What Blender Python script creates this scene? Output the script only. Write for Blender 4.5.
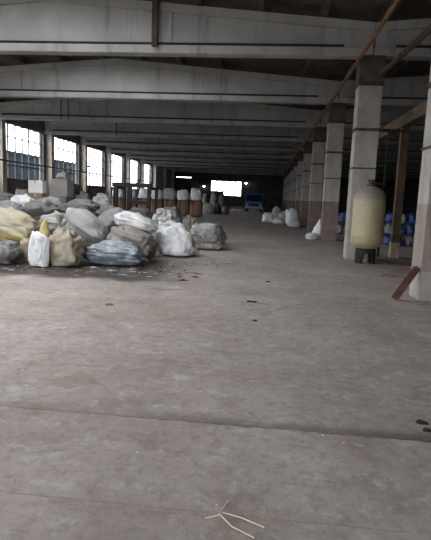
import bpy, bmesh, math, random
from mathutils import Vector, Matrix, noise

scene = bpy.context.scene
for o in list(bpy.data.objects):
    bpy.data.objects.remove(o)
COL = scene.collection
random.seed(7)

# ------------------------------------------------------------------ camera
FPX, YAW, PIT, ROL, HC = 504.54, 0.09491, 0.14229, 0.04065, 1.409
cy, sy = math.cos(YAW), math.sin(YAW)
FW = Vector((-sy * math.cos(PIT), cy * math.cos(PIT), -math.sin(PIT)))
R0 = Vector((cy, sy, 0)); U0 = R0.cross(FW)
RT = math.cos(ROL) * R0 + math.sin(ROL) * U0
UP = -math.sin(ROL) * R0 + math.cos(ROL) * U0
cam_data = bpy.data.cameras.new('camera')
cam = bpy.data.objects.new('camera', cam_data); COL.objects.link(cam)
cam_data.sensor_fit = 'HORIZONTAL'; cam_data.sensor_width = 36.0
cam_data.lens = FPX / 431 * 36.0
cam_data.clip_start = 0.05; cam_data.clip_end = 500
cam.matrix_world = Matrix(((RT.x, UP.x, -FW.x, 0), (RT.y, UP.y, -FW.y, 0),
                           (RT.z, UP.z, -FW.z, HC), (0, 0, 0, 1)))
scene.camera = cam

# ------------------------------------------------------------------ sky, exposure
world = bpy.data.worlds.new('overcast_sky'); scene.world = world
world.use_nodes = True
wn, wl = world.node_tree.nodes, world.node_tree.links
bg = wn['Background']
bg.inputs['Strength'].default_value = 8.5
wtc = wn.new('ShaderNodeTexCoord'); wsep = wn.new('ShaderNodeSeparateXYZ')
wr = wn.new('ShaderNodeValToRGB')
wl.new(wtc.outputs['Generated'], wsep.inputs[0]); wl.new(wsep.outputs['Z'], wr.inputs[0])
wl.new(wr.outputs[0], bg.inputs['Color'])
wr.color_ramp.elements[0].color = (0.86, 0.90, 0.95, 1)
wr.color_ramp.elements[1].color = (0.98, 0.99, 1.0, 1)
scene.view_settings.view_transform = 'Standard'
scene.view_settings.look = 'None'
scene.view_settings.gamma = 1.0
scene.view_settings.use_curve_mapping = False
scene.view_settings.exposure = 0.4
scene.cycles.use_denoising = True
scene.cycles.max_bounces = 10
scene.cycles.diffuse_bounces = 6
scene.cycles.transparent_max_bounces = 8
scene.cycles.sample_clamp_indirect = 8.0
scene.cycles.caustics_reflective = False
scene.cycles.caustics_refractive = False

S = 6.0                     # bay spacing
BY = 12.92                  # front face of the first beam in view
HB = 4.90                   # underside of the beams
XL, XC = -13.95, 2.06        # left wall inner face, left face of the column row
REAR, FAR = -7.0, 74.0
XR = 19.0


def portal(x, y, z, sx, sz, rot):
    l = bpy.data.lights.new('sky_portal', 'AREA'); l.shape = 'RECTANGLE'
    l.size = sx; l.size_y = sz; l.cycles.is_portal = True
    o = bpy.data.objects.new('sky_portal', l); COL.objects.link(o)
    o.location = (x, y, z); o.rotation_euler = rot


for i in range(-3, 8):      # daylight through each window bay (sampling guides only, they give no light of their own)
    portal(XL - 0.45, BY + S * i + 3.0, 3.4, 3.0, 5.0, (0, -math.pi / 2, 0))
for k, a, b in ((-2, 0.8, 4.2), (-1, 0.7, 3.6), (0, 1.9, 3.7)):  # sampling guides for the rooflights added out of view
    portal(-6.0, BY + S * k + (a + b) / 2, 7.0, 7.0, b - a + 0.1, (0, 0, 0))
portal(-4.65, REAR - 0.35, 1.45, 12.0, 3.1, (math.pi / 2, 0, 0))  # sampling guide for the gateway added behind the camera

# ------------------------------------------------------------------ helpers


def ray(px, py):
    return FW + (px - 215.5) / FPX * RT - (py - 270) / FPX * UP


def at(px, py, Y):
    v = ray(px, py); return Vector((0, 0, HC)) + v * (Y / v.y)


def new_bm():
    return bmesh.new()


def box(bm, x0, x1, y0, y1, z0, z1, mi=0):
    vs = [bm.verts.new((x, y, z)) for z in (z0, z1) for y in (y0, y1) for x in (x0, x1)]
    for f in ((0, 2, 3, 1), (4, 5, 7, 6), (0, 1, 5, 4), (2, 6, 7, 3), (0, 4, 6, 2), (1, 3, 7, 5)):
        fc = bm.faces.new([vs[k] for k in f]); fc.material_index = mi
    return vs


def rodm(bm, a, b, r, n=10, r2=None):
    a = Vector(a); b = Vector(b); d = (b - a).normalized()
    t = Vector((0, 0, 1)) if abs(d.z) < 0.9 else Vector((1, 0, 0))
    u = d.cross(t).normalized(); v = d.cross(u)
    r2 = r if r2 is None else r2
    A = [bm.verts.new(a + (u * math.cos(k * 2 * math.pi / n) + v * math.sin(k * 2 * math.pi / n)) * r) for k in range(n)]
    B = [bm.verts.new(b + (u * math.cos(k * 2 * math.pi / n) + v * math.sin(k * 2 * math.pi / n)) * r2) for k in range(n)]
    for k in range(n):
        bm.faces.new((A[k], A[(k + 1) % n], B[(k + 1) % n], B[k]))
    bm.faces.new(A[::-1]); bm.faces.new(B)


def lathe(bm, prof, n=32, cx=0, cy_=0):
    rings = []
    for r, z in prof:
        rings.append([bm.verts.new((cx + r * math.cos(2 * math.pi * k / n), cy_ + r * math.sin(2 * math.pi * k / n), z)) for k in range(n)])
    for a, b in zip(rings, rings[1:]):
        for k in range(n):
            bm.faces.new((a[k], a[(k + 1) % n], b[(k + 1) % n], b[k]))
    bm.faces.new(rings[0][::-1]); bm.faces.new(rings[-1])


def prism_xz(bm, pts, y0, y1):
    A = [bm.verts.new((x, y0, z)) for x, z in pts]; B = [bm.verts.new((x, y1, z)) for x, z in pts]
    n = len(pts)
    for k in range(n):
        bm.faces.new((A[k], A[(k + 1) % n], B[(k + 1) % n], B[k]))
    bm.faces.new(A[::-1]); bm.faces.new(B)


def obj(name, bm, mat, parent=None, smooth=False, bevel=0.0, loc=None):
    bmesh.ops.recalc_face_normals(bm, faces=bm.faces[:])
    me = bpy.data.meshes.new(name); bm.to_mesh(me); bm.free()
    for m in (mat if isinstance(mat, (list, tuple)) else [mat]):
        me.materials.append(m)
    if smooth:
        for p in me.polygons: p.use_smooth = True
    o = bpy.data.objects.new(name, me); COL.objects.link(o)
    if parent: o.parent = parent
    if loc is not None: o.location = loc
    if bevel:
        md = o.modifiers.new('bevel', 'BEVEL'); md.width = bevel; md.segments = 2; md.limit_method = 'ANGLE'
    return o


def tag(o, label, cat, group=None, kind=None):
    o['label'] = label; o['category'] = cat
    if group: o['group'] = group
    if kind: o['kind'] = kind
    return o


def thing(name, label, cat, loc=(0, 0, 0), rz=0, group=None):
    o = bpy.data.objects.new(name, None); COL.objects.link(o)
    o.location = loc; o.rotation_euler = (0, 0, rz); o.empty_display_size = 0.2
    return tag(o, label, cat, group)


def struct(name, bm, mat, parent=None, **k):
    o = obj(name, bm, mat, parent, **k)
    if not parent: o['kind'] = 'structure'
    return o


def copy_tree(root, loc, label, rz=None, group=None):
    r = root.copy(); COL.objects.link(r); r.location = loc; r['label'] = label
    if rz is not None: r.rotation_euler.z = rz
    if group: r['group'] = group
    for ch in root.children:
        c = ch.copy(); COL.objects.link(c); c.parent = r
        for g in ch.children:
            d = g.copy(); COL.objects.link(d); d.parent = c
    return r


# ------------------------------------------------------------------ materials


class NT:
    def __init__(self, name):
        self.m = bpy.data.materials.new(name); self.m.use_nodes = True
        self.n = self.m.node_tree.nodes; self.l = self.m.node_tree.links
        self.b = self.n['Principled BSDF']
        self.tc = self.n.new('ShaderNodeTexCoord')

    def _in(self, sock, v):
        if isinstance(v, bpy.types.NodeSocket): self.l.new(v, sock)
        elif v is not None: sock.default_value = v

    def noise(self, scale, detail=4, rough=0.55, vec=None, dist=0.0):
        n = self.n.new('ShaderNodeTexNoise'); n.inputs['Scale'].default_value = scale
        n.inputs['Detail'].default_value = detail; n.inputs['Roughness'].default_value = rough
        n.inputs['Distortion'].default_value = dist
        self.l.new(vec or self.tc.outputs['Object'], n.inputs['Vector']); return n.outputs['Fac']

    def mapping(self, scale, loc=(0, 0, 0)):
        n = self.n.new('ShaderNodeMapping'); n.inputs['Scale'].default_value = scale
        n.inputs['Location'].default_value = loc
        self.l.new(self.tc.outputs['Object'], n.inputs['Vector']); return n.outputs['Vector']

    def sep(self):
        n = self.n.new('ShaderNodeSeparateXYZ'); self.l.new(self.tc.outputs['Object'], n.inputs[0]); return n.outputs

    def ramp(self, fac, stops):
        n = self.n.new('ShaderNodeValToRGB'); e = n.color_ramp.elements
        while len(e) < len(stops): e.new(0.5)
        for k, (p, c) in enumerate(stops):
            e[k].position = p; e[k].color = (*c, 1) if len(c) == 3 else c
        self.l.new(fac, n.inputs[0]); return n.outputs[0]

    def step(self, v, a, b):
        n = self.n.new('ShaderNodeMapRange'); n.inputs['From Min'].default_value = a; n.inputs['From Max'].default_value = b
        n.interpolation_type = 'SMOOTHSTEP'
        self._in(n.inputs['Value'], v); return n.outputs[0]

    def math(self, op, a, b=None):
        n = self.n.new('ShaderNodeMath'); n.operation = op
        self._in(n.inputs[0], a); self._in(n.inputs[1], b) if b is not None else None
        return n.outputs[0]

    def mix(self, fac, a, b, mode='MIX'):
        n = self.n.new('ShaderNodeMix'); n.data_type = 'RGBA'; n.blend_type = mode
        self._in(n.inputs['Factor'], fac)
        self._in(n.inputs['A'], a if isinstance(a, bpy.types.NodeSocket) else (*a, 1))
        self._in(n.inputs['B'], b if isinstance(b, bpy.types.NodeSocket) else (*b, 1))
        return n.outputs['Result']

    def bump(self, h, strength=0.3, dist=0.02):
        n = self.n.new('ShaderNodeBump'); n.inputs['Strength'].default_value = strength
        n.inputs['Distance'].default_value = dist
        self.l.new(h, n.inputs['Height']); self.l.new(n.outputs[0], self.b.inputs['Normal'])

    def out(self, col, rough=0.8, metal=0.0, spec=0.3):
        self._in(self.b.inputs['Base Color'], col if isinstance(col, bpy.types.NodeSocket) else (*col, 1))
        self._in(self.b.inputs['Roughness'], rough)
        self.b.inputs['Metallic'].default_value = metal
        self.b.inputs['Specular IOR Level'].default_value = spec
        return self.m


def concrete(name, c1, c2, scale=1.5, streak=0.25, bump=0.25, spec=0.2, rough=0.95):
    t = NT(name)
    a = t.noise(scale, 6, 0.62); c = t.ramp(a, [(0.32, c1), (0.68, c2)])
    s = t.noise(1.0, 5, 0.6, t.mapping((3.0, 3.0, 0.35)))
    c = t.mix(t.math('MULTIPLY', t.step(s, 0.52, 0.72), streak), c, tuple(x * 0.45 for x in c1))
    t.bump(t.noise(scale * 14, 5, 0.6), bump, 0.02)
    return t.out(c, rough, 0, spec)


def plain(name, c, rough=0.7, var=0.25, scale=6, metal=0.0, spec=0.3, bump=0.15):
    t = NT(name)
    a = t.noise(scale, 5, 0.6)
    col = t.ramp(a, [(0.3, tuple(x * (1 - var) for x in c)), (0.7, tuple(min(1, x * (1 + var)) for x in c))])
    t.bump(t.noise(scale * 5, 4), bump, 0.01)
    return t.out(col, rough, metal, spec)


def film(name, c1, c2, rough=0.32, scale=5.0, spec=0.7, wr=0.85, c3=None, foot=None):
    """creased plastic film or woven sack cloth"""
    t = NT(name)
    a = t.noise(scale, 6, 0.65, dist=0.6)
    col = t.ramp(a, [(0.34, c1), (0.62, c2)])
    if c3:
        col = t.mix(t.step(t.noise(scale * 2.2, 4, 0.6, t.mapping((1, 1, 1), (5, 3, 1))), 0.52, 0.62), col, c3)
    if foot:                                        # contents of another colour lying in the bottom of the sack
        z = t.math('ADD', t.sep()['Z'], t.math('MULTIPLY', t.noise(3.5, 4), 0.4))
        col = t.mix(t.step(z, 0.60, 0.36), col, foot)
    w1 = t.noise(9.0, 5, 0.6, t.mapping((1.0, 1.0, 2.4)), 1.6)
    w2 = t.noise(26.0, 3, 0.6, dist=1.0)
    t.bump(t.math('ADD', w1, t.math('MULTIPLY', w2, 0.45)), wr * 0.6, 0.035)
    return t.out(col, rough, 0, spec)


def floor_mat():
    t = NT('concrete_floor')
    s = t.sep(); X, Y = s['X'], s['Y']
    big = t.noise(0.55, 5, 0.6); mid = t.noise(2.6, 7, 0.66, dist=0.4); fine = t.noise(30, 5, 0.7)
    c = t.ramp(big, [(0.32, (0.25, 0.212, 0.192)), (0.55, (0.335, 0.295, 0.272)), (0.72, (0.39, 0.353, 0.333))])
    c = t.mix(t.math('MULTIPLY', t.step(mid, 0.56, 0.70), 0.42), c, (0.52, 0.515, 0.50))       # pale cement patches
    c = t.mix(t.math('MULTIPLY', t.step(mid, 0.50, 0.30), 0.42), c, (0.135, 0.105, 0.085))      # brown dirt
    c = t.mix(t.math('MULTIPLY', t.step(fine, 0.45, 0.70), 0.20), c, (0.15, 0.13, 0.12))
    c = t.mix(t.math('MULTIPLY', t.step(t.noise(11, 6, 0.75), 0.45, 0.66), 0.5), c, (0.16, 0.135, 0.12))
    c = t.mix(t.math('MULTIPLY', t.step(t.noise(7, 6, 0.75, t.mapping((1, 1, 1), (9, 4, 0))), 0.53, 0.66), 0.45), c, (0.47, 0.45, 0.43))
    # long scuffs along the aisle
    sc = t.noise(1.0, 5, 0.6, t.mapping((1.4, 0.25, 1)))
    c = t.mix(t.math('MULTIPLY', t.step(sc, 0.55, 0.72), 0.35), c, (0.17, 0.145, 0.13))
    # white flecks
    v = t.n.new('ShaderNodeTexVoronoi'); v.inputs['Scale'].default_value = 8.0
    t.l.new(t.tc.outputs['Object'], v.inputs['Vector'])
    c = t.mix(t.math('MULTIPLY', t.step(v.outputs['Distance'], 0.075, 0.05), t.step(t.noise(3.0, 2), 0.50, 0.56)), c, (0.62, 0.62, 0.6))
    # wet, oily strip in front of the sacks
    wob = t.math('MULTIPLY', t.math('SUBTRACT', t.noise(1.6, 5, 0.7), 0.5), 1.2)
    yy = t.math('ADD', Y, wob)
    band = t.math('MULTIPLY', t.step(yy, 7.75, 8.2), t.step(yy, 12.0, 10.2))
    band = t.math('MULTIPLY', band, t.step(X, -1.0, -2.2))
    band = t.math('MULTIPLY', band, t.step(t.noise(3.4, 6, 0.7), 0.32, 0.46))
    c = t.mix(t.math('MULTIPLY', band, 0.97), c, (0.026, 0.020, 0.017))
    stn = t.math('MULTIPLY', t.step(t.noise(1.1, 6, 0.7, t.mapping((0.55, 1.6, 1), (3, 1, 0))), 0.60, 0.66),
                 t.math('MULTIPLY', t.step(Y, 5.0, 7.0), t.step(Y, 22.0, 14.0)))
    c = t.mix(t.math('MULTIPLY', stn, 0.6), c, (0.10, 0.075, 0.065))
    # dark band along the slab joint, widening to the right
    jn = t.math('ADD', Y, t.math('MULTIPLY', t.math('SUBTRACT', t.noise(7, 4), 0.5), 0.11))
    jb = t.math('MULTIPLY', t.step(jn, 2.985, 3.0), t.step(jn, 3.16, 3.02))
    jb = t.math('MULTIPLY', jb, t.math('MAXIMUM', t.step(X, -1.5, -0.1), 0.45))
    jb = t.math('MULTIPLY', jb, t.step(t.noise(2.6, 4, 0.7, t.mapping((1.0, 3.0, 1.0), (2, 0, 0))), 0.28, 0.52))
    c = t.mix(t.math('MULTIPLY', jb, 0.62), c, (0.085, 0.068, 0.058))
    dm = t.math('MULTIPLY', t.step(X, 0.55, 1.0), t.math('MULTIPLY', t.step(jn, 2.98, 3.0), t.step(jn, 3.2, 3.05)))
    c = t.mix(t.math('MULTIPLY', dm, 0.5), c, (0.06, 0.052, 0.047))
    h = t.math('ADD', t.math('MULTIPLY', mid, 0.6), t.math('MULTIPLY', fine, 0.4))
    t.bump(h, 0.55, 0.02)
    r = t.math('SUBTRACT', 0.78, t.math('MULTIPLY', band, 0.35))
    return t.out(c, r, 0, 0.25)


def column_mat(name='column_concrete', z0=1.46, z1=1.42, lo=0.0):
    t = NT(name)
    z = t.sep()['Z']
    a = t.noise(2.2, 6, 0.65)
    c = t.ramp(a, [(0.3, (0.29, 0.262, 0.235)), (0.6, (0.415, 0.385, 0.35)), (0.8, (0.48, 0.45, 0.415))])
    s = t.noise(1.0, 5, 0.6, t.mapping((5.0, 5.0, 0.5)))
    c = t.mix(t.math('MULTIPLY', t.step(s, 0.55, 0.72), 0.5), c, (0.19, 0.165, 0.145))
    zz = t.math('ADD', z, t.math('MULTIPLY', t.math('SUBTRACT', t.noise(9, 3), 0.5), 0.06))
    low = t.ramp(t.noise(5, 6, 0.7), [(0.35, (0.17, 0.125, 0.105)), (0.65, (0.255, 0.20, 0.175))])
    msk = t.step(zz, z0, z1)
    if lo > 0: msk = t.math('MULTIPLY', t.math('MULTIPLY', msk, t.step(zz, lo - 0.04, lo)), 0.55)
    c = t.mix(msk, c, low)
    t.bump(t.noise(20, 5), 0.3, 0.02)
    return t.out(c, 0.85, 0, 0.2)


M = dict(
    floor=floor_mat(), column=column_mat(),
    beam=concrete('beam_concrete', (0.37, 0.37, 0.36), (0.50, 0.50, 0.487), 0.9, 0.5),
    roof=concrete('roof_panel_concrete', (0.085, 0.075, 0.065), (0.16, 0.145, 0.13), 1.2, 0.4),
    wall=concrete('wall_plaster', (0.13, 0.12, 0.115), (0.22, 0.205, 0.195), 1.2, 0.4),
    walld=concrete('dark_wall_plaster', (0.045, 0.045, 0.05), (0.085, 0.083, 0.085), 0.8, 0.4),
    pier=concrete('pier_concrete', (0.50, 0.44, 0.39), (0.68, 0.62, 0.56), 2.0, 0.4),
    ground=concrete('yard_asphalt', (0.18, 0.18, 0.18), (0.28, 0.28, 0.27), 0.6, 0.1),
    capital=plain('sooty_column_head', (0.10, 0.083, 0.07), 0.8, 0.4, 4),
    strap=plain('rusted_strap', (0.065, 0.045, 0.035), 0.7, 0.4, 9),
    darkline=plain('dark_conduit', (0.035, 0.033, 0.033), 0.6, 0.3, 9),
    frame=plain('window_steel', (0.045, 0.047, 0.05), 0.6, 0.3, 9),
    orange=plain('rusty_orange_pipe', (0.24, 0.125, 0.06), 0.75, 0.45, 5),
    brownpipe=plain('brown_pipe', (0.085, 0.06, 0.048), 0.75, 0.4, 5),
    timber=plain('old_timber', (0.15, 0.105, 0.075), 0.85, 0.35, 4),
    paletimber=plain('pale_timber', (0.46, 0.36, 0.24), 0.85, 0.25, 6),
    rust=plain('rusted_steel', (0.10, 0.048, 0.034), 0.8, 0.45, 7),
    darksteel=plain('dark_steel', (0.022, 0.022, 0.026), 0.55, 0.3, 6),
    white=plain('white_board', (0.62, 0.62, 0.61), 0.7, 0.12, 3),
    card=plain('brown_cardboard', (0.25, 0.155, 0.105), 0.85, 0.25, 4),
    hopper=plain('grey_painted_metal', (0.27, 0.26, 0.25), 0.55, 0.15, 3),
    blue=plain('blue_paint', (0.02, 0.085, 0.27), 0.45, 0.2, 4, spec=0.5),
    darkglass=plain('dark_glass', (0.012, 0.014, 0.018), 0.15, 0.1, 2, spec=0.6),
    black=plain('black_rubber', (0.018, 0.018, 0.018), 0.8, 0.2, 6),
    chrome=plain('white_painted_bumper', (0.30, 0.31, 0.33), 0.5, 0.1, 4),
    straw=plain('dry_straw', (0.72, 0.66, 0.50), 0.7, 0.15, 20),
    debris=plain('debris_brown', (0.12, 0.085, 0.065), 0.9, 0.5, 8),
    outb=concrete('corrugated_blue_grey', (0.004, 0.008, 0.012), (0.007, 0.012, 0.018), 0.6, 0.2, spec=0.0),
    # sacks
    s_yellow=film('yellowish_film', (0.31, 0.275, 0.175), (0.42, 0.385, 0.28), 0.5, 3.0, foot=(0.40, 0.32, 0.06)),
    s_yellow2=film('bright_yellow_film', (0.42, 0.32, 0.10), (0.55, 0.45, 0.20), 0.5, 6.0),
    s_olive=film('olive_film', (0.26, 0.22, 0.15), (0.37, 0.32, 0.23), 0.45, 4.0),
    s_dark=film('dark_grey_film', (0.065, 0.062, 0.06), (0.155, 0.15, 0.145), 0.4, 6.0, c3=(0.22, 0.205, 0.19)),
    s_white=film('white_woven_sack', (0.68, 0.68, 0.69), (0.82, 0.83, 0.85), 0.32, 3.0, c3=(0.56, 0.58, 0.60)),
    s_beige=film('beige_clear_film', (0.24, 0.205, 0.155), (0.35, 0.31, 0.25), 0.4, 3.4, c3=(0.31, 0.255, 0.16)),
    s_blue=film('blue_grey_film', (0.13, 0.155, 0.185), (0.23, 0.265, 0.31), 0.33, 4.0, c3=(0.37, 0.41, 0.45)),
    s_brown=film('brown_grey_film', (0.17, 0.145, 0.12), (0.27, 0.24, 0.21), 0.5, 5.0),
    s_grey=film('pale_grey_sack', (0.27, 0.265, 0.26), (0.39, 0.385, 0.38), 0.45, 3.5),
    s_mesh=film('mid_grey_sack', (0.15, 0.15, 0.155), (0.23, 0.23, 0.235), 0.5, 8.0),
    s_pale=film('pale_shiny_film', (0.55, 0.55, 0.55), (0.72, 0.72, 0.72), 0.33, 3.0, c3=(0.50, 0.50, 0.50)),
    s_clear=film('dusty_clear_film', (0.15, 0.145, 0.135), (0.28, 0.275, 0.26), 0.35, 6.0, c3=(0.42, 0.42, 0.41)),
    s_rag=film('rag_grey', (0.25, 0.25, 0.25), (0.50, 0.50, 0.49), 0.6, 7.0, c3=(0.12, 0.11, 0.105)),
    s_deep=film('charcoal_cloth', (0.045, 0.045, 0.048), (0.11, 0.11, 0.115), 0.6, 6.0),
    s_bluebag=film('blue_film', (0.018, 0.05, 0.18), (0.035, 0.09, 0.28), 0.45, 5.0, c3=(0.015, 0.03, 0.10)),
    s_tie=film('tie_grey', (0.45, 0.43, 0.38), (0.60, 0.58, 0.52), 0.5, 9.0),
)


def tank_mat():
    t = NT('fibreglass_tank')
    z = t.sep()['Z']
    w = t.n.new('ShaderNodeTexWave'); w.wave_type = 'BANDS'; w.bands_direction = 'Z'
    w.inputs['Scale'].default_value = 7.0; w.inputs['Distortion'].default_value = 1.2; w.inputs['Detail'].default_value = 3
    t.l.new(t.tc.outputs['Object'], w.inputs['Vector'])
    c = t.mix(w.outputs['Fac'], (0.34, 0.29, 0.165), (0.43, 0.375, 0.23))
    c = t.mix(t.math('MULTIPLY', t.step(t.noise(4, 5), 0.45, 0.65), 0.35), c, (0.29, 0.24, 0.14))
    c = t.mix(t.step(t.math('ADD', z, t.math('MULTIPLY', t.noise(6, 4), 0.15)), 1.50, 1.66), c, (0.25, 0.225, 0.185))
    t.bump(w.outputs['Fac'], 0.25, 0.01)
    return t.out(c, 0.38, 0, 0.5)


M['tank'] = tank_mat()
M['column_pale'] = column_mat('column_pale', -0.5, -0.6)
M['column_near'] = column_mat('column_near', 1.46, 1.42, 0.46)
g = NT('dusty_window_glass')
for n_ in list(g.n):
    if n_.type == 'BSDF_PRINCIPLED': g.n.remove(n_)
tr = g.n.new('ShaderNodeBsdfTransparent'); tl = g.n.new('ShaderNodeBsdfTranslucent'); gl = g.n.new('ShaderNodeBsdfGlossy')
tl.inputs['Color'].default_value = (0.8, 0.82, 0.85, 1); gl.inputs['Roughness'].default_value = 0.15
mx = g.n.new('ShaderNodeMixShader'); mx.inputs[0].default_value = 0.006
m2 = g.n.new('ShaderNodeMixShader'); m2.inputs[0].default_value = 0.02
g.l.new(tr.outputs[0], mx.inputs[1]); g.l.new(tl.outputs[0], mx.inputs[2])
g.l.new(mx.outputs[0], m2.inputs[1]); g.l.new(gl.outputs[0], m2.inputs[2])
g.l.new(m2.outputs[0], g.n['Material Output'].inputs['Surface'])
M['glass'] = g.m
lm = NT('lamp_glow'); lm.b.inputs['Emission Color'].default_value = (0.9, 0.97, 1, 1); lm.b.inputs['Emission Strength'].default_value = 9
M['glow'] = lm.m

# ------------------------------------------------------------------ setting
bm = new_bm()                                       # slabs with real open joints
ys = [REAR - 4.0, -0.9, 2.095, 3.0, FAR + 0.3]
GAP = {2.095: 0.0018}
for a, b in zip(ys, ys[1:]):
    box(bm, XL - 0.35, XR + 0.3, a + GAP.get(a, 0.004), b - GAP.get(b, 0.004), -0.2, 0.0)
box(bm, XL - 0.35, XR + 0.3, REAR - 4, FAR + 0.3, -0.3, -0.02)
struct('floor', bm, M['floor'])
bm = new_bm(); box(bm, -120, 80, -90, 160, -0.6, -0.32); struct('ground_outside', bm, M['ground'])

RX = (XL + XC + 0.28) / 2                           # ridge line of the left hall


def roof_z(x):
    if x <= XC + 0.28:
        k = abs(x - RX) / (XC + 0.28 - RX)
    else:
        m = (XC + 0.28 + XR) / 2; k = abs(x - m) / (XR - m)
    return 6.32 - 0.66 * min(k, 1.0)


bm = new_bm()
xs = [XL - 0.3, RX, XC + 0.28, (XC + 0.28 + XR) / 2, XR + 0.3]
ADDED_ROOFLIGHTS = [(BY + S * k + a, BY + S * k + b) for k, a, b in ((-2, 0.8, 4.2), (-1, 0.7, 3.6), (0, 1.9, 3.7))]      # unseen rooflights, added to brighten the floor, x -9.5..-2.5
def slab(a, b, y0, y1):
    prism_xz(bm, [(a, roof_z(a) + 0.28), (b, roof_z(b) + 0.28), (b, roof_z(b) + 0.5), (a, roof_z(a) + 0.5)], y0, y1)
xs2 = [XL - 0.3, -9.5, RX, -2.5, XC + 0.28, (XC + 0.28 + XR) / 2, XR + 0.3]
yc = REAR - 0.3
for y0, y1 in ADDED_ROOFLIGHTS + [(FAR + 0.3, FAR + 0.3)]:
    for a, b in zip(xs2, xs2[1:]):
        slab(a, b, yc, y0)
        if y1 > y0 and not -9.6 < a < -2.6: slab(a, b, y0, y1)
    yc = y1
x = XL + 0.1
while x < XR:                                       # ribs of the roof panels
    za, zb = roof_z(x), roof_z(x + 0.12)
    prism_xz(bm, [(x, za + 0.02), (x + 0.12, zb + 0.02), (x + 0.12, zb + 0.3), (x, za + 0.3)], REAR, FAR)
    x += 1.49
for k in range(-3, 11):                             # cross ribs
    for q in (2.0, 4.0):
        y = BY + S * k + q
        for a, b in zip(xs, xs[1:]):
            prism_xz(bm, [(a, roof_z(a) + 0.12), (b, roof_z(b) + 0.12), (b, roof_z(b) + 0.3), (a, roof_z(a) + 0.3)], y, y + 0.1)
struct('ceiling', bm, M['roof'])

for n, (y0, y1) in enumerate(ADDED_ROOFLIGHTS):  # frames and panes of the rooflights added for more daylight
    bm = new_bm()
    for k in range(8):
        x = -9.5 + k * 0.996; za = roof_z(x) + 0.42; box(bm, x - 0.03, x + 0.03, y0, y1, za - 0.05, za + 0.05)
    f = struct('window_%d' % (n + 13), bm, M['frame'])
    bm = new_bm()
    for a, b in ((-9.5, RX), (RX, -2.5)):
        prism_xz(bm, [(a, roof_z(a) + 0.42), (b, roof_z(b) + 0.42), (b, roof_z(b) + 0.43), (a, roof_z(a) + 0.43)], y0 + 0.01, y1 - 0.01)
    obj('pane', bm, M['glass'], f)
SILL, LINT = 1.95, 4.95
bm = new_bm()
NWIN = range(-3, 8)
box(bm, XL - 0.3, XL, REAR - 0.3, FAR + 0.3, -0.2, SILL)
box(bm, XL - 0.3, XL, REAR - 0.3, FAR + 0.3, LINT, 5.95)
prev = REAR - 0.3
for i in NWIN:
    y0, y1 = BY + S * i + 0.98, BY + S * (i + 1) - 0.12
    if y0 > prev: box(bm, XL - 0.3, XL, prev, y0, SILL, LINT)
    prev = y1
box(bm, XL - 0.3, XL, prev, FAR + 0.3, SILL, LINT)
struct('wall_left', bm, M['wall'])
bm = new_bm()
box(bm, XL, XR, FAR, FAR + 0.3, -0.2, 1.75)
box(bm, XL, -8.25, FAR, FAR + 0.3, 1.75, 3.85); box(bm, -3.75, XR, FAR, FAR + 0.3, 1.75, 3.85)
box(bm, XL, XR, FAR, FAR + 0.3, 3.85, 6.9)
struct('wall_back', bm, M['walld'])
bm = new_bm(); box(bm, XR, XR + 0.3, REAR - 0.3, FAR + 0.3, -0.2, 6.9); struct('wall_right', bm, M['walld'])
bm = new_bm()                                       # wall behind the camera; its wide gateway is added to let daylight in
box(bm, XL, -10.5, REAR - 0.3, REAR, -0.2, 6.9); box(bm, 1.2, XR, REAR - 0.3, REAR, -0.2, 6.9)
box(bm, -10.5, 1.2, REAR - 0.3, REAR, 2.9, 6.9)
struct('wall_front', bm, M['wall'])

for n, i in enumerate(NWIN):
    y0, y1 = BY + S * i + 0.98, BY + S * (i + 1) - 0.12
    bm = new_bm(); xf = XL - 0.16; t = 0.045
    for k in range(7):
        y = y0 + (y1 - y0) * k / 6; w = 0.05 if k in (0, 6) else 0.026
        box(bm, xf - t, xf + t, max(y0, y - w), min(y1, y + w), SILL, LINT)
    for k, z in enumerate((SILL, 2.72, 3.47, 4.24, LINT)):
        w = 0.05 if k in (0, 4) else 0.024
        box(bm, xf - t * 0.9, xf + t * 0.9, y0, y1, max(SILL, z - w), min(LINT, z + w))
    f = struct('window_%d' % (n + 1), bm, M['frame'])
    bm = new_bm(); box(bm, xf - 0.006, xf + 0.006, y0 + 0.02, y1 - 0.02, SILL + 0.02, LINT - 0.02)
    obj('pane', bm, M['glass'], f)
bm = new_bm()
for k in range(6):
    x = -8.25 + 4.5 * k / 5; box(bm, x - 0.09, x + 0.09, FAR + 0.1, FAR + 0.2, 1.75, 3.85)
for z in (1.75, 2.35, 3.85):
    box(bm, -8.25, -3.75, FAR + 0.11, FAR + 0.19, z - 0.05, z + 0.05)
f = struct('window_12', bm, M['frame'])
bm = new_bm(); box(bm, -8.2, -3.8, FAR + 0.14, FAR + 0.152, 1.8, 3.8); obj('pane', bm, M['glass'], f)
bm = new_bm(); box(bm, -8.2, -6.3, FAR - 0.05, FAR - 0.01, 1.7, 2.33); struct('trim_1', bm, M['walld'])

# wall pipe along the left wall
bm = new_bm(); rodm(bm, (XL + 0.47, REAR + 0.2, 2.87), (XL + 0.47, 60.0, 2.87), 0.045)
o = obj('wall_pipe', bm, M['darkline'], smooth=True); tag(o, 'thin dark pipe running level across the left windows', 'pipe')

# building outside the nearest windows
o = thing('outbuilding', 'low dark blue-grey building seen through the two nearest left windows', 'building', (-29, 33, 0))
bm = new_bm(); box(bm, -5, 5, -22, 33, -0.32, 4.7)
for k in range(28): box(bm, 5.0, 5.03, -22 + k * 2.0, -21.94 + k * 2.0, -0.3, 4.65)
obj('wall', bm, M['outb'], o)
bm = new_bm(); prism_xz(bm, [(-5.3, 4.7), (5.3, 4.7), (5.3, 4.85), (0, 5.1), (-5.3, 4.85)], -22.3, 33.3); obj('roof', bm, M['outb'], o)

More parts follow.
